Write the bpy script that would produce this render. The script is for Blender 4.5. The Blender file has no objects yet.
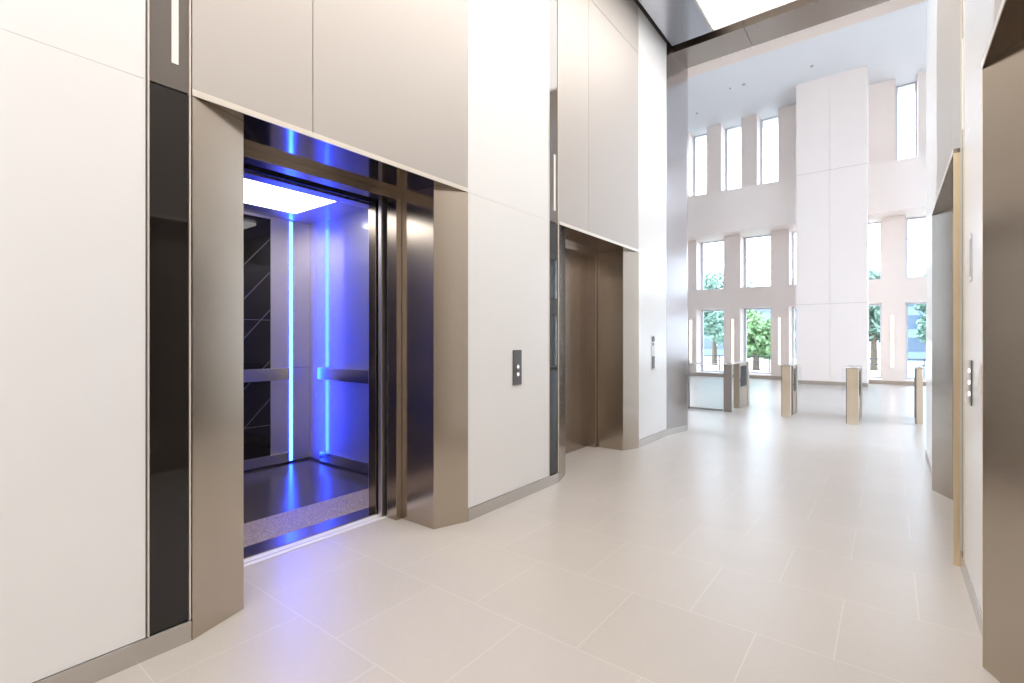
import bpy, bmesh, math, random
from mathutils import Vector, Matrix
random.seed(7)
SC = bpy.context.scene
COL = SC.collection

# ------------------------------------------------------------------ materials
def new_mat(name):
    m = bpy.data.materials.new(name); m.use_nodes = True
    nt = m.node_tree; nt.nodes.clear()
    out = nt.nodes.new('ShaderNodeOutputMaterial')
    return m, nt, out

def principled(name, col, rough=.5, metal=0., spec=.5, coat=0., noise=None, bump=0., aniso=0.):
    """noise = (scale vector, colour amount, roughness amount)"""
    m, nt, out = new_mat(name)
    b = nt.nodes.new('ShaderNodeBsdfPrincipled')
    b.inputs['Base Color'].default_value = (*col, 1)
    b.inputs['Roughness'].default_value = rough
    b.inputs['Metallic'].default_value = metal
    b.inputs['Specular IOR Level'].default_value = spec
    b.inputs['Coat Weight'].default_value = coat
    nt.links.new(b.outputs[0], out.inputs[0])
    if noise:
        sc, ca, ra = noise
        tc = nt.nodes.new('ShaderNodeTexCoord')
        mp = nt.nodes.new('ShaderNodeMapping'); mp.inputs['Scale'].default_value = sc
        nz = nt.nodes.new('ShaderNodeTexNoise'); nz.inputs['Scale'].default_value = 1.; nz.inputs['Detail'].default_value = 4
        nt.links.new(tc.outputs['Object'], mp.inputs[0]); nt.links.new(mp.outputs[0], nz.inputs['Vector'])
        if ca:
            r = nt.nodes.new('ShaderNodeMix'); r.data_type = 'RGBA'
            r.inputs[6].default_value = (*[c * (1 - ca) for c in col], 1)
            r.inputs[7].default_value = (*[min(1, c * (1 + ca)) for c in col], 1)
            nt.links.new(nz.outputs[0], r.inputs[0]); nt.links.new(r.outputs[2], b.inputs['Base Color'])
        if ra:
            mr = nt.nodes.new('ShaderNodeMapRange')
            mr.inputs[3].default_value = max(0, rough - ra); mr.inputs[4].default_value = rough + ra
            nt.links.new(nz.outputs[0], mr.inputs[0]); nt.links.new(mr.outputs[0], b.inputs['Roughness'])
        if bump:
            bp = nt.nodes.new('ShaderNodeBump'); bp.inputs['Strength'].default_value = bump; bp.inputs['Distance'].default_value = .001
            nt.links.new(nz.outputs[0], bp.inputs['Height']); nt.links.new(bp.outputs[0], b.inputs['Normal'])
    return m

def emission(name, col, strength):
    m, nt, out = new_mat(name)
    e = nt.nodes.new('ShaderNodeEmission')
    e.inputs[0].default_value = (*col, 1); e.inputs[1].default_value = strength
    nt.links.new(e.outputs[0], out.inputs[0])
    return m

def pane_mat(name, tint, refl):
    m, nt, out = new_mat(name)
    t = nt.nodes.new('ShaderNodeBsdfTransparent'); t.inputs[0].default_value = (*tint, 1)
    g = nt.nodes.new('ShaderNodeBsdfGlossy'); g.inputs['Roughness'].default_value = .02
    f = nt.nodes.new('ShaderNodeFresnel'); f.inputs[0].default_value = refl
    mx = nt.nodes.new('ShaderNodeMixShader')
    nt.links.new(f.outputs[0], mx.inputs[0]); nt.links.new(t.outputs[0], mx.inputs[1]); nt.links.new(g.outputs[0], mx.inputs[2])
    nt.links.new(mx.outputs[0], out.inputs[0])
    return m

def floor_mat():
    m, nt, out = new_mat('stone tile')
    b = nt.nodes.new('ShaderNodeBsdfPrincipled')
    tc = nt.nodes.new('ShaderNodeTexCoord')
    mp = nt.nodes.new('ShaderNodeMapping'); mp.inputs['Location'].default_value = (12 + 1.985 + .6 * 0, 12 - 1.27 - .6, 0)
    br = nt.nodes.new('ShaderNodeTexBrick')
    br.offset = .5; br.offset_frequency = 2; br.squash = 1
    br.inputs['Scale'].default_value = 1; br.inputs['Brick Width'].default_value = .6; br.inputs['Row Height'].default_value = .6
    br.inputs['Mortar Size'].default_value = .0028; br.inputs['Mortar Smooth'].default_value = .2; br.inputs['Bias'].default_value = 0
    br.inputs['Color1'].default_value = (.54, .49, .445, 1); br.inputs['Color2'].default_value = (.552, .502, .456, 1)
    br.inputs['Mortar'].default_value = (.62, .575, .53, 1)
    nt.links.new(tc.outputs['Object'], mp.inputs[0]); nt.links.new(mp.outputs[0], br.inputs['Vector'])
    nz = nt.nodes.new('ShaderNodeTexNoise'); nz.inputs['Scale'].default_value = 60; nz.inputs['Detail'].default_value = 6
    n2 = nt.nodes.new('ShaderNodeTexNoise'); n2.inputs['Scale'].default_value = 2.2; n2.inputs['Detail'].default_value = 3
    nt.links.new(tc.outputs['Object'], nz.inputs['Vector']); nt.links.new(tc.outputs['Object'], n2.inputs['Vector'])
    ad = nt.nodes.new('ShaderNodeMath'); ad.operation = 'ADD'
    nt.links.new(nz.outputs[0], ad.inputs[0]); nt.links.new(n2.outputs[0], ad.inputs[1])
    mr = nt.nodes.new('ShaderNodeMapRange'); mr.inputs[1].default_value = .5; mr.inputs[2].default_value = 1.5
    mr.inputs[3].default_value = .95; mr.inputs[4].default_value = 1.04
    nt.links.new(ad.outputs[0], mr.inputs[0])
    mx = nt.nodes.new('ShaderNodeVectorMath'); mx.operation = 'SCALE'
    nt.links.new(br.outputs[0], mx.inputs[0]); nt.links.new(mr.outputs[0], mx.inputs['Scale'])
    nt.links.new(mx.outputs[0], b.inputs['Base Color'])
    b.inputs['Roughness'].default_value = .3
    b.inputs['Specular IOR Level'].default_value = .45
    nt.links.new(b.outputs[0], out.inputs[0])
    return m

def speckle_mat():
    m, nt, out = new_mat('granite strip')
    b = nt.nodes.new('ShaderNodeBsdfPrincipled'); b.inputs['Roughness'].default_value = .5
    tc = nt.nodes.new('ShaderNodeTexCoord')
    nz = nt.nodes.new('ShaderNodeTexNoise'); nz.inputs['Scale'].default_value = 110; nz.inputs['Detail'].default_value = 3
    cr = nt.nodes.new('ShaderNodeValToRGB')
    cr.color_ramp.elements[0].position = .36; cr.color_ramp.elements[0].color = (.15, .115, .085, 1)
    cr.color_ramp.elements[1].position = .6; cr.color_ramp.elements[1].color = (.46, .36, .27, 1)
    nt.links.new(tc.outputs['Object'], nz.inputs['Vector']); nt.links.new(nz.outputs[0], cr.inputs[0]); nt.links.new(cr.outputs[0], b.inputs['Base Color'])
    nt.links.new(b.outputs[0], out.inputs[0])
    return m

M = {}
M['white_glass'] = principled('back painted white glass', (.875, .865, .85), .16, spec=.5)
M['bronze'] = principled('brushed bronze steel', (.50, .435, .365), .2, 1.)
M['bronze_dark'] = principled('dark bronze steel', (.40, .34, .29), .22, 1.)
M['bronze_polished'] = principled('polished bronze steel', (.42, .36, .30), .09, 1.)
M['tan_metal'] = principled('bead blasted tan metal', (.54, .495, .455), .55, .45, spec=.3)
M['edge'] = principled('pale metal edge', (.80, .74, .66), .35, .35)
M['steel'] = principled('stainless steel', (.60, .575, .55), .22, 1.)
M['cab_steel'] = principled('cab stainless steel', (.66, .63, .64), .40, 1.)
M['end_steel'] = principled('polished end steel', (.44, .42, .42), .16, 1.)
M['black_glass'] = principled('black glass', (.012, .010, .009), .03, spec=.6)
M['smoke_glass'] = principled('smoked bronze glass', (.15, .13, .115), .06, spec=.7)
def two_lobe(name, col, r1, r2, mix):
    m, nt, out = new_mat(name)
    a = nt.nodes.new('ShaderNodeBsdfAnisotropic'); a.inputs['Color'].default_value = (*col, 1); a.inputs['Roughness'].default_value = r1
    b = nt.nodes.new('ShaderNodeBsdfAnisotropic'); b.inputs['Color'].default_value = (*col, 1); b.inputs['Roughness'].default_value = r2
    mx = nt.nodes.new('ShaderNodeMixShader'); mx.inputs[0].default_value = mix
    nt.links.new(a.outputs[0], mx.inputs[1]); nt.links.new(b.outputs[0], mx.inputs[2]); nt.links.new(mx.outputs[0], out.inputs[0])
    return m
M['cab_hazy'] = two_lobe('hazy polished cab steel', (.66, .64, .66), .09, .5, .66)
M['facet'] = principled('facet line', (.16, .14, .17), .4, .5)
M['black'] = principled('matt black', (.012, .012, .012), .6)
M['gap'] = principled('dark bronze recess', (.045, .038, .032), .5)
M['paint'] = principled('white paint', (.86, .83, .80), .6, noise=((1.5, 1.5, 1.5), .01, 0))
M['lobby_paint'] = principled('warm white wall paint', (.93, .815, .745), .55, noise=((1.5, 1.5, 1.5), .01, 0))
M['lobby_ceiling'] = principled('white ceiling paint', (.86, .85, .86), .7)
M['gold'] = principled('edge steel with gold sheen', (.86, .70, .48), .35, .8)  # gold tone stands in for warm light reflected by the bronze edge
M['dark_wall'] = principled('unseen dark wall', (.11, .10, .10), .45, noise=((1, 1, 1), .05, 0))  # invented dark tone, out of view, for the right portal jamb to reflect
M['seam'] = principled('grey panel seam', (.66, .61, .58), .6)
M['grey_ceiling'] = principled('grey satin ceiling metal', (.50, .50, .53), .22, 1.)
M['floor'] = floor_mat()
M['granite'] = speckle_mat()
M['rubber'] = principled('dark cab floor', (.075, .062, .060), .2, noise=((40, 40, 40), .2, .04))
M['aluminium'] = principled('aluminium sill', (.86, .84, .80), .5, .2)
M['light_ceiling'] = emission('luminous ceiling', (1., .975, .945), 5.4)
M['light_cab'] = emission('cab ceiling light', (1., .975, .95), 4.)
M['strip_cyan'] = emission('cyan led strip', (.0085, .042, 1.), 62.)
M['strip_pier'] = emission('warm wall light', (1., .88, .84), 6.)
M['lantern'] = emission('lantern slot', (1., .95, .88), .9)
M['button'] = emission('lit button', (1., .98, .94), 2.0)
M['button_steel'] = principled('button steel', (.75, .73, .70), .25, 1.)
M['plate'] = principled('grey call plate', (.16, .145, .14), .35, .8)
M['plate_pale'] = principled('pale plate', (.72, .72, .74), .3)
M['turn_gold'] = principled('brushed champagne steel', (.80, .70, .56), .3, 1., noise=((400, 400, 3), .015, .02))
M['turn_body'] = principled('brown steel body', (.36, .29, .215), .4, .35)
M['turn_dark'] = principled('dark steel body', (.26, .23, .21), .32, 1.)
M['pane'] = pane_mat('window glass', (.97, .99, 1.), 1.25)
M['barrier_glass'] = pane_mat('barrier glass', (.96, .98, .985), 1.14)
M['frame_white'] = principled('pale window frame', (.78, .80, .84), .5)
M['leaf_a'] = principled('green leaves', (.22, .36, .16), .6)
M['leaf_b'] = principled('blue green leaves', (.20, .31, .24), .6)
M['bark'] = principled('bark', (.12, .09, .06), .8, noise=((6, 6, 20), .3, 0))
M['ground'] = principled('pale paving', (.50, .49, .46), .8, noise=((.6, .6, .6), .1, 0))
M['facade'] = principled('blue grey cladding', (.15, .20, .27), .5)
M['facade_glass'] = principled('dark facade glass', (.08, .11, .15), .1)
M['fence'] = principled('dark fence steel', (.06, .06, .07), .5)
M['downlight'] = principled('downlight cone', (.45, .43, .42), .4)

# ------------------------------------------------------------------ mesh helpers
def box(bm, x0, x1, y0, y1, z0, z1):
    if x0 > x1: x0, x1 = x1, x0
    if y0 > y1: y0, y1 = y1, y0
    if z0 > z1: z0, z1 = z1, z0
    v = [bm.verts.new(p) for p in ((x0,y0,z0),(x1,y0,z0),(x1,y1,z0),(x0,y1,z0),(x0,y0,z1),(x1,y0,z1),(x1,y1,z1),(x0,y1,z1))]
    for f in ((0,3,2,1),(4,5,6,7),(0,1,5,4),(1,2,6,5),(2,3,7,6),(3,0,4,7)): bm.faces.new([v[i] for i in f])

def prism(bm, poly, z0, z1):
    a = [bm.verts.new((x, y, z0)) for x, y in poly]; b = [bm.verts.new((x, y, z1)) for x, y in poly]
    n = len(poly)
    bm.faces.new(a[::-1]); bm.faces.new(b)
    for i in range(n): bm.faces.new((a[i], a[(i+1) % n], b[(i+1) % n], b[i]))

def cyl(bm, c, axis, r, h, n=20, r2=None):
    mat = Vector(axis).to_track_quat('Z', 'Y').to_matrix().to_4x4()
    mat.translation = Vector(c) + Vector(axis).normalized() * h / 2
    bmesh.ops.create_cone(bm, cap_ends=True, segments=n, radius1=r, radius2=r if r2 is None else r2, depth=h, matrix=mat)

def obj(name, bm, mat, parent=None, loc=None, bevel=0., kind=None, label=None, cat=None, group=None):
    bmesh.ops.recalc_face_normals(bm, faces=bm.faces)
    me = bpy.data.meshes.new(name); bm.to_mesh(me); bm.free()
    if isinstance(mat, (list, tuple)):
        for x in mat: me.materials.append(x)
    else: me.materials.append(mat)
    o = bpy.data.objects.new(name, me); COL.objects.link(o)
    if parent is not None:
        o.parent = parent
        o.location = -Vector(parent['base']) if 'base' in parent else (0, 0, 0)
    if bevel:
        b = o.modifiers.new('bevel', 'BEVEL'); b.width = bevel; b.segments = 2; b.limit_method = 'ANGLE'
    if kind: o['kind'] = kind
    if label: o['label'] = label
    if cat: o['category'] = cat
    if group: o['group'] = group
    return o

BASES = {}
def part(name, bm, mat, root, **k):
    """part whose mesh is written in world coordinates, parented to a thing standing at its base"""
    o = obj(name, bm, mat, None, **k)
    o.parent = root
    r = root; off = Vector((0, 0, 0))
    while r is not None:
        off += r.location; r = r.parent
    o.location = -off
    return o

def thing(name, label, cat, loc, group=None):
    o = bpy.data.objects.new(name, None); COL.objects.link(o); o.location = loc
    o.empty_display_size = .1
    o['label'] = label; o['category'] = cat
    if group: o['group'] = group
    return o

def B(): return bmesh.new()
def bx(*a):
    bm = B(); box(bm, *a); return bm

# ------------------------------------------------------------------ dimensions
XL, XR = -2.485, .34          # faces of the white glass on both corridor walls
HP = 2.45                     # height of the portals
HC = 5.42                     # corridor ceiling
YE = 7.40                     # end of the corridor
YB = -5.0                     # back of the corridor
HL = 9.25                     # lobby ceiling
P1 = (.868, 2.688); P2 = (3.955, 5.825)
P1R = (.862, 2.79); P2R = (3.95, 5.80)

class Side:
    def __init__(s, left):
        s.left = left; s.x = XL if left else XR; s.k = -1 if left else 1
        s.p = .006 if left else .034
        s.hp = 2.45 if left else 2.47
    def X(s, d): return s.x + s.k * d     # d = distance into the wall
    def box(s, bm, d0, d1, y0, y1, z0, z1): box(bm, s.X(d0), s.X(d1), y0, y1, z0, z1)
    def prism(s, bm, poly, z0, z1): prism(bm, [(s.X(d), y) for d, y in poly], z0, z1)
L, R = Side(True), Side(False)

# ------------------------------------------------------------------ room shell
bm = B(); box(bm, -9, 9, YB - .3, 19.3, -.2, 0)
fl = obj('floor', bm, M['floor'], kind='structure')

def wall_core(S, name, p1, p2):
    """solid building mass behind the cladding, with pockets for the two lifts"""
    bm = B()
    D0, D1 = .03, 3.2
    for a, b in ((YB - .3, p1[0] - .36), (p1[1] + .5, p2[0] - .36), (p2[1] + .5, YE - .05)):
        S.box(bm, D0, D1, a, b, 0, HL + .3 if False else HC + .3)
    for p in (p1, p2):
        S.box(bm, D0, D1, p[0] - .36, p[1] + .5, 2.95, HC + .3)
        S.box(bm, 2.85, D1, p[0] - .36, p[1] + .5, 0, 2.95)
        S.box(bm, D0, .42, p[0] - .36, p[0] - .002, 0, 2.95)
        S.box(bm, D0, .42, p[1] + .002, p[1] + .5, 0, 2.95)
        S.box(bm, D0, .42, p[0] - .36, p[1] + .5, S.hp + .03, 2.95)
    return obj(name, bm, M['gap'], kind='structure')
wl = wall_core(L, 'wall_left', P1, P2)
wr = wall_core(R, 'wall_right', P1R, P2R)

def panel(S, root, name, y0, y1, z0, z1, mat, gap=.003, thick=.028):
    bm = B(); S.box(bm, 0, thick, y0 + gap, y1 - gap, z0 + gap, z1 - gap)
    return part(name, bm, M[mat], root, bevel=.0008)

def clad(S, root, p1, p2, yend):
    zb = .095
    for (a, b) in ((YB, p1[0] - .172), (p1[1] + .002, p2[0] - .17), (p2[1] + .002, yend)):
        if a < 0:
            for q in range(3):
                w = (b - a) / 3
                panel(S, root, 'glass_panel', a + q * w, a + (q + 1) * w, zb, S.hp, 'white_glass', .0006)
                panel(S, root, 'glass_panel', a + q * w, a + (q + 1) * w, S.hp, HC + .1, 'white_glass', .0006)
        elif b == yend:
            panel(S, root, 'glass_panel', a, b, zb, HC + .1, 'white_glass', .0006)
        else:
            panel(S, root, 'glass_panel', a, b, zb, S.hp, 'white_glass', .0006)
            panel(S, root, 'glass_panel', a, b, S.hp, HC + .1, 'white_glass', .0006)
    for p in (p1, p2):
        m = p[0] + .585
        for (a, b) in ((p[0], m), (m, p[1])):
            panel(S, root, 'metal_panel', a, b, S.hp + .028, 4.93, 'tan_metal', .0022)
            panel(S, root, 'metal_panel', a, b, 4.93, HC + .1, 'tan_metal', .0022)
clad(L, wl, P1, P2, 6.80)
clad(R, wr, P1R, P2R, YE)

def baseboard(S, name, p1, p2, yend):
    bm = B()
    for a, b in ((YB, p1[0] - .002), (p1[1] + .002, p2[0] - .002), (p2[1] + .002, yend)):
        S.box(bm, -.006, .028, a, b, 0, .093)
    obj(name, bm, M['steel'], kind='structure', bevel=.002)
baseboard(L, 'baseboard_left', P1, P2, 6.80)
baseboard(R, 'baseboard_right', P1R, P2R, YE)

# flared metal lining where the left corridor wall meets the lobby
bm = B(); prism(bm, [(XL, 6.806), (XL + .098, 7.37), (XL + .098, 7.42), (XL - .028, 7.42), (XL - .028, 6.806)], 0, HC)
tl = obj('trim_1', bm, M['end_steel'], kind='structure', bevel=.002)
bm = B(); prism(bm, [(XL + .002, 6.806), (XL + .104, 7.37), (XL + .098, 7.37), (XL - .004, 6.806)], 0, .093)
part('kick_plate', bm, M['steel'], tl)

# corridor ceiling: satin metal border, dark shadow gap, bronze end soffit
bm = B()
for a, b in ((-2.38, -1.84), (-.32, XR - .12)): box(bm, a, b, YB, 6.73, HC, HC + .06)
box(bm, -1.84, -.32, YB, YB + .5, HC, HC + .06)
cg = obj('ceiling', bm, M['grey_ceiling'], kind='structure')
bm = B(); box(bm, XL - .03, XR + .03, YB - .3, 6.93, HC + .2, HC + .45)
part('shadow_gap', bm, M['gap'], cg)
bm = B(); box(bm, XL - .028, -1.50, 6.90, 7.42, HC, HC + .3); part('soffit_panel', bm, M['bronze_dark'], cg, bevel=.002)
bm = B(); box(bm, -1.496, XR + .03, 6.90, 7.42, HC, HC + .3); part('soffit_panel', bm, M['bronze_dark'], cg, bevel=.002)

cl = thing('ceiling_light', 'long luminous white panel set in the grey corridor ceiling', 'ceiling light', (-1.08, .9, HC))
bm = B(); box(bm, -1.82, -.34, YB + .52, 6.71, HC + .005, HC + .05); part('diffuser', bm, M['light_ceiling'], cl)
bm = B()
for a, b in ((-1.84, -1.82), (-.34, -.32)): box(bm, a, b, YB + .5, 6.73, HC - .004, HC + .06)
for a, b in ((YB + .5, YB + .52), (6.71, 6.73)): box(bm, -1.82, -.34, a, b, HC - .004, HC + .06)
part('frame', bm, M['edge'], cl)

bm = B(); box(bm, -5.8, 3.6, YB - .6, YB - .3, -.2, HC + .45)
obj('wall_rear', bm, M['paint'], kind='structure')

# ------------------------------------------------------------------ black glass strips with hall lantern
def glass_strip(S, y0, y1, label):
    t = thing('glass_strip', label, 'glass panel', (S.X(0), (y0 + y1) / 2, .095), 'black glass strips beside the lift portals')
    g = .006
    bm = B(); S.box(bm, .004, .028, y0 + g, y1 - g, .097, S.hp - .004); part('lower_pane', bm, M['black_glass'], t)
    bm = B(); S.box(bm, .004, .028, y0 + g, y1 - g, S.hp + .004, HC + .1); part('upper_pane', bm, M['smoke_glass'], t)
    yc = (y0 + y1) / 2
    bm = B(); S.box(bm, .0, .0038, yc + .008, yc + .034, S.hp + .115, S.hp + .64); part('lantern_slot', bm, M['lantern'], t, label='glowing lantern slot')
    for a in (y0, y1 - g):
        bm = B(); S.box(bm, -.004, .028, a, a + g, .095, HC + .1); part('edge_trim', bm, M['edge'], t)
    return t
glass_strip(L, P1[0] - .166, P1[0] - .004, 'tall black glass strip left of the open lift')
glass_strip(L, P2[0] - .168, P2[0] - .004, 'narrow black glass strip beside the closed lift on the left wall')
glass_strip(R, P2R[0] - .166, P2R[0] - .009, 'dark glass strip on the right wall before the farther portal')
glass_strip(R, P1R[0] - .172, P1R[0] - .009, 'dark glass strip on the right wall before the nearest portal')

# ------------------------------------------------------------------ lift portals
def portal(S, p, label, closed=True):
    y0, y1 = p; pr = -S.p
    t = thing('elevator_portal', label, 'elevator doorway', (S.X(0), (y0 + y1) / 2, 0), 'metal lift portals')
    s, d1, d2 = .262, .085, .43
    bm = B(); S.prism(bm, [(pr, y0), (d1, y0 + s), (d2, y0 + s), (d2, y0)], 0, S.hp); part('jamb', bm, M['bronze'], t, bevel=.0025)
    bm = B(); S.prism(bm, [(pr, y1), (d1, y1 - s), (d2, y1 - s), (d2, y1)], 0, S.hp); part('jamb', bm, M['bronze'], t, bevel=.0025)
    if not S.left:  # thin plates carry the warm reflection of the edges as gold colour
        for y in (y0 - .004, y1):
            bm = B(); S.box(bm, pr, -.002, y, y + .004, 0, S.hp); part('edge_trim', bm, M['gold'], t, label='portal edge coloured gold for its warm sheen')
    bm = B(); S.box(bm, pr, d2, y0, y1, S.hp, S.hp + .027); part('lintel', bm, M['bronze_polished'], t)
    bm = B(); S.box(bm, pr - .003, pr, y0, y1, S.hp - .002, S.hp + .027); part('lintel_edge', bm, M['edge'], t, label='lintel edge coloured pale for its highlight')  # pale strip paints the highlight along the lintel edge
    f0, f1 = y0 + s + .055 - .055, y1 - s
    bm = B()
    for a, b in ((f0 - .05, f0 + .05), (f1 - .05, f1 + .05)): S.box(bm, .432, .545, a, b, 0, 2.40)
    S.box(bm, .432, .545, f0 - .05, f1 + .05, 2.40, S.hp + .2)
    part('door_frame', bm, M['bronze_dark'], t, bevel=.002)
    bm = B()
    for a, b in ((.545, .585), (.597, .645)): S.box(bm, a, b, f0 + .05, f1 - .05, -.004, .004)
    part('sill', bm, M['aluminium'], t)
    if closed:
        m = (f0 + f1) / 2
        for a, b in ((f0 - .03, m - .002), (m + .002, f1 + .03)):
            bm = B(); S.box(bm, .54, .575, a, b, .006, 2.43); part('door_leaf', bm, M['bronze_dark'], t, bevel=.002)
        bm = B(); S.box(bm, .60, .64, f0 - .3, f1 + .3, 0, 2.9); part('backing', bm, M['black'], t)
    else:
        for a, b in ((f1 - .078, f1 + .30), (f0 - .30, f0 + .045)):
            bm = B(); S.box(bm, .575, .615, a, b, .006, 2.43); part('door_leaf', bm, M['cab_steel'], t, bevel=.003)
        bm = B()
        S.box(bm, .545, .56, f1 - .035, f1 + .45, 0.006, 2.4)
        part('gap_backing', bm, M['black'], t)  # black backing stands in for the shade in the gap beside the leaf
    return t
portal(L, P1, 'bronze portal framing the open lift with blue light inside', closed=False)
portal(L, P2, 'bronze portal with closed doors on the left wall, beyond the open lift')
portal(R, P1R, 'large metal portal jamb cut off by the right edge of the picture')
portal(R, P2R, 'portal with a warm lit edge on the right wall beyond the wall call buttons')

# ------------------------------------------------------------------ lift car
def cab():
    t = thing('elevator_car', 'open lift car with steel walls and a glowing blue light strip', 'elevator', (-4.2, 1.8, 0))
    XB, XF, Y0, Y1, H = -5.20, -3.35, .62, 3.00, 2.66
    bm = B(); box(bm, XB - .05, XB, Y0, Y1, 0, H); w = part('back_wall', bm, M['cab_steel'], t)
    for a, b in ((Y1, Y1 + .05), (Y0 - .05, Y0)):
        bm = B(); box(bm, XB - .05, XF + .1, a, b, 0, H); part('side_wall', bm, M['cab_hazy'], t)
    f0, f1 = P1[0] + .265, P1[1] - .265
    bm = B()
    box(bm, -3.35, -3.235, f1 + .02, Y1, 0, H); box(bm, -3.35, -3.235, Y0, f0 - .02, 0, H); box(bm, -3.35, -3.235, Y0, Y1, 2.41, H)
    part('front_wall', bm, M['cab_steel'], t)
    bm = B(); box(bm, -3.18, -3.15, Y0, Y1, 2.41, 2.6); part('header', bm, M['black'], t)
    for a, b in ((f1 - .070, f1 + .4), (f0 - .4, f0 + .05)):
        bm = B(); box(bm, -3.225, -3.135, a, b, .008, 2.43); part('door_leaf', bm, M['bronze_dark'], t, bevel=.003)
    bm = B(); box(bm, XB - .05, XF + .2, Y0 - .05, Y1 + .05, H, H + .05); part('ceiling', bm, M['cab_hazy'], t)
    bm = B(); box(bm, -4.77, -3.5, .8, 2.60, H - .03, H - .004); part('ceiling_light_panel', bm, M['light_cab'], t, label='glowing white ceiling panel')
    bm = B(); box(bm, XB, -3.74, Y0, Y1, -.02, .006); part('floor', bm, M['rubber'], t)
    bm = B(); box(bm, -3.74, -3.315, Y0, Y1, -.02, .006); part('granite_strip', bm, M['granite'], t, label='speckled stone strip inside the threshold')
    bm = B(); box(bm, -3.315, -3.15, f0 - .02, f1 + .02, -.02, .005); part('car_sill', bm, M['bronze_dark'], t)
    # dark glass on the rear wall with fine diagonal facets
    g = part('dark_glass', bx(XB, XB + .008, Y0 + .02, 2.555, .13, 2.63), M['black_glass'], t, label='dark faceted glass panel')
    bm = B()
    def line(ya, za, yb, zb, w=.004):
        a = Vector((0, ya, za)); b = Vector((0, yb, zb)); d = (b - a).normalized(); n = Vector((0, -d.z, d.y)) * w
        q = [a + n, b + n, b - n, a - n]
        lo = [bm.verts.new((XB + .0082, v.y, v.z)) for v in q]; hi = [bm.verts.new((XB + .0105, v.y, v.z)) for v in q]
        bm.faces.new(hi)
        for i in range(4): bm.faces.new((lo[i], lo[(i+1) % 4], hi[(i+1) % 4], hi[i]))
    for z in (.35, .75, 1.35, 1.75, 2.1): line(1.7, z - .65, 2.55, z + .32) if z > .8 else line(2.0, z - .2, 2.55, z + .38)
    for z in (1.56, .45): line(1.4, z, 2.55, z, .003)
    part('facet_lines', bm, M['facet'], g)
    # handrails
    bm = B(); box(bm, XB + .03, XB + .055, Y0 + .1, 2.74, .92, 1.05)
    r = part('handrail', bm, M['steel'], t, bevel=.003)
    for y in (.9, 1.8, 2.66): part('bracket', bx(XB, XB + .03, y - .02, y + .02, .96, 1.0), M['steel'], r)
    bm = B(); box(bm, -4.95, -3.55, Y1 - .055, Y1 - .03, .92, 1.05)
    r = part('handrail', bm, M['steel'], t, bevel=.003)
    for x in (-4.9, -4.2, -3.6): part('bracket', bx(x - .02, x + .02, Y1 - .03, Y1, .96, 1.0), M['steel'], r)
    # kick plates and black cove
    bm = B(); box(bm, XB, XB + .03, Y0 + .02, 2.74, .025, .13); part('kick_plate', bm, M['steel'], t, bevel=.002)
    bm = B(); box(bm, -4.95, -3.4, Y1 - .03, Y1, .025, .13); part('kick_plate', bm, M['steel'], t, bevel=.002)
    bm = B(); box(bm, XB, XB + .012, Y0, Y1, .006, .025); box(bm, XB, XF, Y1 - .012, Y1, .006, .025); part('cove', bm, M['black'], t)
    # led strips
    bm = B(); box(bm, XB + .001, XB + .004, 2.765, 2.799, .03, 2.645); part('light_strip', bm, M['strip_cyan'], t, label='cyan white glowing strip on the rear wall')
    # thin horizontal joint in the wall panels
    bm = B(); box(bm, XB, XB + .002, 2.82, Y1, 1.045, 1.05); part('joint', bm, M['steel'], t)
    return t
cab()

# ------------------------------------------------------------------ call stations
def call_panel():
    y0, y1 = 3.237, 3.356
    t = thing('call_panel', 'dark grey lift call plate on the left wall between the two portals', 'call panel', (XL, 3.296, .97))
    pl = part('plate', bx(XL, XL + .008, y0, y1, .972, 1.266), M['plate'], t, bevel=.002)
    for z in (1.125, 1.062):
        bm = B(); cyl(bm, (XL + .008, 3.297, z), (1, 0, 0), .019, .006, 24); b = part('button', bm, M['button_steel'], t)
        bm = B(); cyl(bm, (XL + .014, 3.297, z), (1, 0, 0), .008, .0015, 16); part('indicator', bm, M['button'], b)
    bm = B(); box(bm, XL + .008, XL + .0095, 3.265, 3.329, 1.19, 1.235); part('display', bm, M['plate_pale'], t) if False else bm.free()
call_panel()

def reader_left():
    t = thing('card_reader', 'slim pale and grey control plate on the far white panel of the left wall', 'card reader', (XL, 6.28, .96))
    part('plate', bx(XL, XL + .008, 6.235, 6.335, .96, 1.41), M['plate_pale'], t, bevel=.002)
    part('lower_plate', bx(XL + .008, XL + .016, 6.245, 6.325, .972, 1.135), M['plate'], t, bevel=.002)
    bm = B(); cyl(bm, (XL + .008, 6.285, 1.365), (1, 0, 0), .038, .01, 24); part('sensor', bm, M['plate'], t)
    bm = B(); cyl(bm, (XL + .008, 6.285, 1.295), (1, 0, 0), .018, .006, 24); part('button', bm, M['plate'], t)
reader_left()

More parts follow.
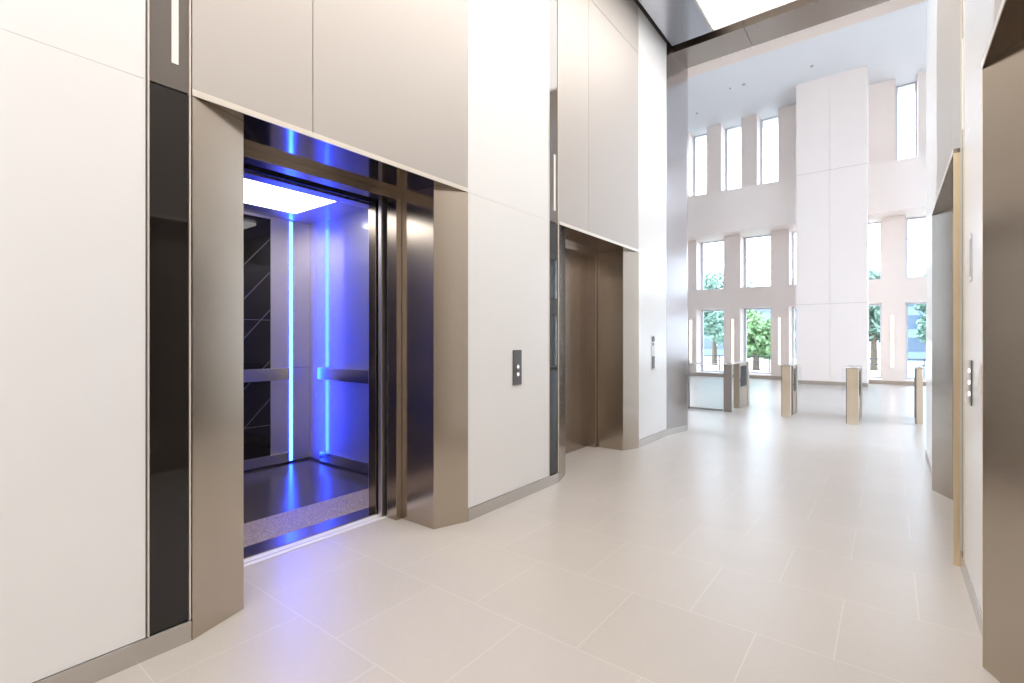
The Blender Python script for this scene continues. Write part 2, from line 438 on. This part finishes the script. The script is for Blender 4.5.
def call_right():
    t = thing('call_panel', 'thin call plate with three bright buttons on the right wall', 'call panel', (XR, 3.3, 1.0))
    part('plate', bx(XR - .006, XR, 3.44, 3.52, 1.01, 1.245), M['plate'], t, bevel=.002)
    for z in (1.19, 1.13, 1.07):
        bm = B(); cyl(bm, (XR - .006, 3.48, z), (-1, 0, 0), .011, .006, 20); part('button', bm, M['button'], t, label='lit white button')
    t2 = thing('floor_indicator', 'slim grey indicator bar above the right wall call buttons', 'indicator', (XR, 3.3, 1.65))
    part('housing', bx(XR - .005, XR, 3.45, 3.51, 1.655, 1.90), M['plate_pale'], t2, bevel=.003)
    part('display', bx(XR - .0065, XR - .005, 3.47, 3.49, 1.68, 1.875), M['plate'], t2)
    t3 = thing('card_reader', 'small white card reader on the right wall next to the metal portal', 'card reader', (XR, 3.1, 1.1))
    part('housing', bx(XR - .012, XR, 3.06, 3.13, 1.11, 1.24), M['plate_pale'], t3, bevel=.004)
    part('faceplate', bx(XR - .014, XR - .012, 3.075, 3.115, 1.13, 1.22), M['paint'], t3)
call_right()

# ------------------------------------------------------------------ lobby shell
LX0, LX1 = -9., 9.
bm = B()
box(bm, LX0, XL - .028, YE + .02, YE + .3, 0, HL); box(bm, XR + .028, LX1, YE + .02, YE + .3, 0, HL)
box(bm, XL - .028, XR + .03, YE + .02, YE + .3, HC + .002, HL)
obj('wall_front', bm, M['lobby_paint'], kind='structure')
bm = B(); box(bm, LX0, LX1, YE + .02, 20.2, HL, HL + .2)
obj('ceiling_lobby', bm, M['lobby_ceiling'], kind='structure')
def side_wall(name, x0, x1, y_open, mull, mat):
    """lobby side wall: unseen glazed bays, added to brighten the lobby, up to y_open, solid beyond"""
    bm = B()
    box(bm, x0, x1, YE + .02, 20.2, 0, .14); box(bm, x0, x1, YE + .02, 20.2, HL - .3, HL)
    box(bm, x0, x1, YE + .02, YE + .4, .14, HL - .3); box(bm, x0, x1, y_open, 20.2, .14, HL - .3)
    y = YE + 1.7
    while y + mull < y_open:
        box(bm, x0, x1, y, y + mull, .14, HL - .3); y += 1.55
    obj(name, bm, M[mat], kind='structure')
side_wall('wall_lobby_left', LX0 - .2, LX0, 12.6, .5, 'dark_wall')  # out of view; kept dark to darken reflections in the portal jamb
side_wall('wall_lobby_right', LX1, LX1 + .2, 19.0, .75, 'lobby_paint')

YF, YK = 18.8, 19.7      # front and back of the facade wall
Z3 = (.14, 2.50); Z2 = (3.22, 5.10); Z1 = (6.55, HL)
W23 = [(-5.73 + 1.53 * k, -4.76 + 1.53 * k) for k in range(-2, 9)]
W1 = [(-7.1, -6.5), (-6.02, -5.36), (-4.85, -4.17), (-3.66, -3.0), (.15, .68), (1.37, 1.97), (2.57, 3.17), (3.77, 4.37), (4.97, 5.57), (6.17, 6.77)]
def facade():
    bm = B()
    def row(wins, z0, z1, y0):
        x = LX0
        for a, b in wins:
            if a > x: box(bm, x, a, y0, YK, z0, z1)
            x = b
        box(bm, x, LX1, y0, YK, z0, z1)
    box(bm, LX0, LX1, YF, YK, 0, Z3[0])
    row(W23, *Z3, YF)
    box(bm, LX0, LX1, YF, YK, Z3[1], Z2[0])
    row(W23, *Z2, YF)
    box(bm, LX0, LX1, 18.0, YK, Z2[1], Z1[0])
    row(W1, *Z1, YF)
    return obj('wall_back', bm, M['lobby_paint'], kind='structure')
facade()
n = 0
def window(a, b, z0, z1, cross=()):
    global n
    n += 1
    yf = YF + .6
    w = bpy.data.objects.new('window_%d' % n, None); COL.objects.link(w); w.location = ((a + b) / 2, yf, z0); w['kind'] = 'structure'
    f = .05
    bm = B()
    box(bm, a, a + .07, yf, yf + .08, z0, z1); box(bm, b - f, b, yf, yf + .08, z0, z1)
    box(bm, a + .07, b - f, yf, yf + .08, z0, z0 + f); box(bm, a + .07, b - f, yf, yf + .08, z1 - f, z1)
    for z in cross: box(bm, a + .07, b - f, yf + .01, yf + .07, z - .015, z + .015)
    part('window_frame', bm, M['frame_white'], w)
    part('pane', bx(a + .07, b - f, yf + .036, yf + .044, z0 + f, z1 - f), M['pane'], w)
for a, b in W23: window(a, b, *Z3)
for a, b in W23: window(a, b, *Z2, cross=(4.45,) )
for a, b in W1: window(a, b, *Z1)
for x, y1 in ((LX0 - .1, 12.6), (LX1 + .1, 19.)):  # out of view panes for the side bays added to let in daylight
    n += 1
    w_ = bpy.data.objects.new('window_%d' % n, None); COL.objects.link(w_); w_.location = (x, (YE + y1) / 2, .14); w_['kind'] = 'structure'
    part('pane', bx(x - .006, x + .006, YE + .4, y1, .14, HL - .3), M['pane'], w_)

# pilaster with panel joints
bm = B(); box(bm, -2.28, -1.412, 17.4, YF, 0, HL); box(bm, -1.388, -.50, 17.4, YF, 0, HL); box(bm, -1.412, -1.388, 17.412, YF, 0, HL)
pl = obj('wall_pilaster', bm, M['lobby_paint'], kind='structure')
bm = B()
for z in (2.43, 6.43): box(bm, -2.281, -.499, 17.398, 17.5, z, z + .016)
part('joint', bm, M['seam'], pl)
bm = B()
for a, b in ((LX0, -2.28), (-.5, LX1)): box(bm, a, b, YF - .02, YF, 0, .11)
box(bm, -2.3, -.48, 17.38, 17.4, 0, .11)
obj('baseboard_back', bm, principled('bronze grey skirting', (.45, .38, .32), .4, .6), kind='structure')

def pier_light(x, label):
    t = thing('wall_light', label, 'wall light', (x, YF, .55), 'vertical light strips on the lobby piers')
    part('housing', bx(x - .045, x + .045, YF - .02, YF, .5, 2.12), M['lobby_paint'], t)
    part('tube', bx(x - .024, x + .024, YF - .03, YF - .02, .53, 2.09), M['strip_pier'], t)
pier_light(-5.93, 'vertical glowing wall strip, leftmost in the lobby, just beyond the glass barrier')
pier_light(-4.45, 'vertical glowing wall strip between the two green ground floor windows')
pier_light(-2.96, 'vertical glowing wall strip just left of the white pilaster')
pier_light(.08, 'vertical glowing wall strip right of the white pilaster')

def downlight(x, y, label, r=.07):
    r *= .75
    t = thing('downlight', label, 'downlight', (x, y, HL), 'small ceiling fittings in the lobby')
    bm = B(); cyl(bm, (x, y, HL), (0, 0, -1), r, .012, 24); part('ring', bm, M['plate_pale'], t)
    bm = B(); cyl(bm, (x, y, HL - .012), (0, 0, -1), r * .72, .02, 20, r * .5); part('lens', bm, M['downlight'], t)
DL = [(-5.30, 17.45, 'small ceiling fitting farthest left in the lobby, near the first tall window', .06),
      (-3.95, 16.35, 'smaller of the two neighbouring ceiling fittings near the left windows', .05),
      (-3.55, 16.35, 'larger of the two neighbouring ceiling fittings near the left windows', .09),
      (-1.74, 14.45, 'ceiling fitting nearest the corridor, just beyond the bronze soffit', .07),
      (-1.76, 16.45, 'ceiling fitting close in front of the white pilaster', .07)]
for d in DL: downlight(*d)

# ------------------------------------------------------------------ turnstiles and glass barrier
def turnstile(x0, x1, y0, gap, length, label, front='turn_gold', h=.91):
    """pedestal: slim front slab, open bay, rear body, one top plate over all"""
    y1 = y0 + length; yb = y0 + .09 + gap
    t = thing('turnstile', label, 'turnstile', ((x0 + x1) / 2, (y0 + y1) / 2, 0), 'turnstile pedestals across the lobby')
    fp = part('front_slab', bx(x0, x1, y0, y0 + .09, 0, h - .02), M[front], t, bevel=.003)
    part('edge_strip', bx(x0 - .012, x0, y0 + .01, y0 + .09, 0, h - .02), M['turn_dark'], fp)
    bd = part('body', bx(x0 + .012, x1 - .005, yb, y1 - .12, 0, h - .02), M['turn_body'], t, bevel=.003)
    part('corner_post', bx(x1 - .03, x1 + .012, y1 - .12, y1 - .06, 0, h - .02), M['turn_gold'], t, bevel=.002)
    part('rear_panel', bx(x0, x1 + .014, y1 - .06, y1, 0, h - .02), M['turn_dark'], t, bevel=.002)
    part('flap_slot', bx(x1 - .006, x1 - .001, yb + .08, y1 - .2, .42, h - .08), M['black'], bd)
    bm = B(); cyl(bm, (x1 - .005, yb + .05, .55), (1, 0, 0), .018, .006, 16); part('sensor', bm, M['black'], bd)
    tp = part('top_plate', bx(x0 - .015, x1 + .016, y0 - .008, y1 + .008, h - .02, h), M['steel'], t, bevel=.004)
    part('card_sensor', bx(x0 + .03, x1 - .03, y0 + .04, y0 + .2, h, h + .004), M['black_glass'], tp)
    ym = yb + .16
    for s, x in ((-1, x0 + .012), (1, x1 - .001)):
        part('glass_wing', bx(x, x + s * .11, ym - .006, ym + .006, .42, .86), M['barrier_glass'], t)
    return t
turnstile(-1.495, -1.365, 9.75, .24, .82, 'turnstile pedestal in the middle of the row, left of the white pilaster')
turnstile(-.54, -.385, 9.56, .24, .90, 'turnstile pedestal in front of the right edge of the white pilaster')
turnstile(.35, .43, 10.2, .24, .86, 'turnstile pedestal farthest right, partly hidden by the right corridor wall')
turnstile(-2.46, -2.33, 9.74, .56, 1.42, 'turnstile pedestal attached to the right end of the glass barrier', front='turn_dark')  # front slab coloured dark for the shading where the barrier attaches

def barrier():
    t = thing('glass_barrier', 'low clear glass barrier with a dark post at the end of the left wall', 'barrier', (-2.8, 9.7, 0))
    part('post', bx(-3.17, -3.10, 9.64, 9.76, 0, .97), M['turn_dark'], t, bevel=.003)
    part('glass_pane', bx(-3.10, -2.474, 9.694, 9.706, .05, .89), M['barrier_glass'], t)
    part('top_rail', bx(-3.10, -2.474, 9.68, 9.72, .89, .91), M['steel'], t)
    part('middle_rail', bx(-3.10, -2.474, 9.678, 9.722, .66, .72), M['turn_dark'], t)
    part('bottom_rail', bx(-3.10, -2.474, 9.68, 9.72, .012, .05), M['turn_dark'], t)
barrier()

# ------------------------------------------------------------------ outside
bm = B(); box(bm, -60, 60, -20, 90, -.32, -.21); box(bm, -60, 60, 19.5, 90, -.2, -.05); box(bm, -60, -9.2, -20, 19.5, -.2, -.05); box(bm, 9.2, 60, -20, 19.5, -.2, -.05)
obj('ground', bm, M['ground'], kind='structure')

def tree(x, y, h, r, mat, label, nl=4200):
    t = thing('tree', label, 'tree', (x, y, -.05), 'trees outside the lobby windows')
    bm = B(); cyl(bm, (x, y, -.05), (0, 0, 1), .16, h * .55, 10, .09)
    for k in range(5):
        a = k * 1.3; cyl(bm, (x, y, h * .38 + k * .12), (math.cos(a), math.sin(a), 1.1), .07, h * .3, 7, .02)
    part('trunk', bm, M['bark'], t)
    bm = B(); rnd = random.Random(hash((x, y)) & 0xffff)
    blobs = [(rnd.uniform(-.6, .6) * r, rnd.uniform(-.6, .6) * r, h * rnd.uniform(.28, .92), r * rnd.uniform(.4, .65)) for _ in range(12)]
    for i in range(nl):
        bx_, by_, bz_, br_ = rnd.choice(blobs)
        v = Vector((rnd.gauss(0, 1), rnd.gauss(0, 1), rnd.gauss(0, 1))).normalized() * br_ * rnd.uniform(.6, 1.05)
        c = Vector((x + bx_, y + by_, bz_)) + v
        d1 = Vector((rnd.uniform(-1, 1), rnd.uniform(-1, 1), rnd.uniform(-1, 1))).normalized()
        d2 = d1.orthogonal().normalized(); s = rnd.uniform(.09, .2)
        q = [bm.verts.new(c + d1 * s), bm.verts.new(c + d2 * s * .5), bm.verts.new(c - d1 * s), bm.verts.new(c - d2 * s * .5)]
        bm.faces.new(q)
    part('crown', bm, M[mat], t)
TREES = [(-7.7, 28.5, 5.0, 1.6, 'leaf_b', 'blue green tree seen through the leftmost ground floor window'),
         (-4.9, 25.0, 2.5, 1.25, 'leaf_a', 'bright green bushy tree seen through the second ground floor window'),
         (-.55, 28, 4.6, 1.3, 'leaf_b', 'green tree seen through the narrow window just right of the pilaster'),
         (2.3, 36, 5.4, 1.2, 'leaf_b', 'taller tree seen through the rightmost windows'),
         (6.0, 27, 4.6, 1.4, 'leaf_b', 'tree outside the lobby, beyond the right corridor wall'),
         (10.5, 29, 4.4, 1.4, 'leaf_a', 'tree outside the lobby, farthest to the right')]
for a in TREES: tree(*a)

def building(x0, x1, y, h, label, nfl):
    t = thing('building', label, 'building', ((x0 + x1) / 2, y + 3, -.05), 'pale buildings across the street')
    part('wall', bx(x0, x1, y, y + 6, -.05, h), M['facade'], t)
    for f in range(nfl):
        part('window_band', bx(x0 + .3, x1 - .3, y - .04, y, .6 + f * 1.5, 1.5 + f * 1.5), M['facade_glass'], t)
building(-14, -5.5, 44, 5.2, 'blue grey building across the street, behind the left trees', 3)
building(.6, 7, 42, 4.6, 'blue grey building across the street, behind the right trees', 3)

def fence():
    t = thing('fence', 'low dark railing outside the second ground floor window', 'fence', (-6, 23, -.05))
    part('rail', bx(-12, 8, 22.98, 23.02, .62, .66), M['fence'], t)
    part('rail', bx(-12, 8, 22.98, 23.02, .42, .45), M['fence'], t)
    for k in range(21):
        part('post', bx(-12 + k - .02, -12 + k + .02, 22.98, 23.02, -.05, .68), M['fence'], t)
fence()

# ------------------------------------------------------------------ world and camera
w = bpy.data.worlds.new('World'); SC.world = w; w.use_nodes = True
bg = w.node_tree.nodes['Background']; bg.inputs[0].default_value = (.70, .83, 1., 1); bg.inputs[1].default_value = 8.5

cam = bpy.data.cameras.new('Camera'); co = bpy.data.objects.new('Camera', cam); COL.objects.link(co)
F = 490.
cam.sensor_width = 36; cam.lens = 36 * F / 1024; cam.sensor_fit = 'HORIZONTAL'
cam.shift_y = -1.5 / 1024
cam.clip_start = .02; cam.clip_end = 300
co.location = (0, 0, 1.35)
co.rotation_euler = (math.pi / 2, 0, math.atan((889 - 512) / F))
SC.camera = co

vs = SC.view_settings
vs.view_transform = 'Standard'; vs.look = 'None'; vs.gamma = 1; vs.use_curve_mapping = False
vs.exposure = 0.2
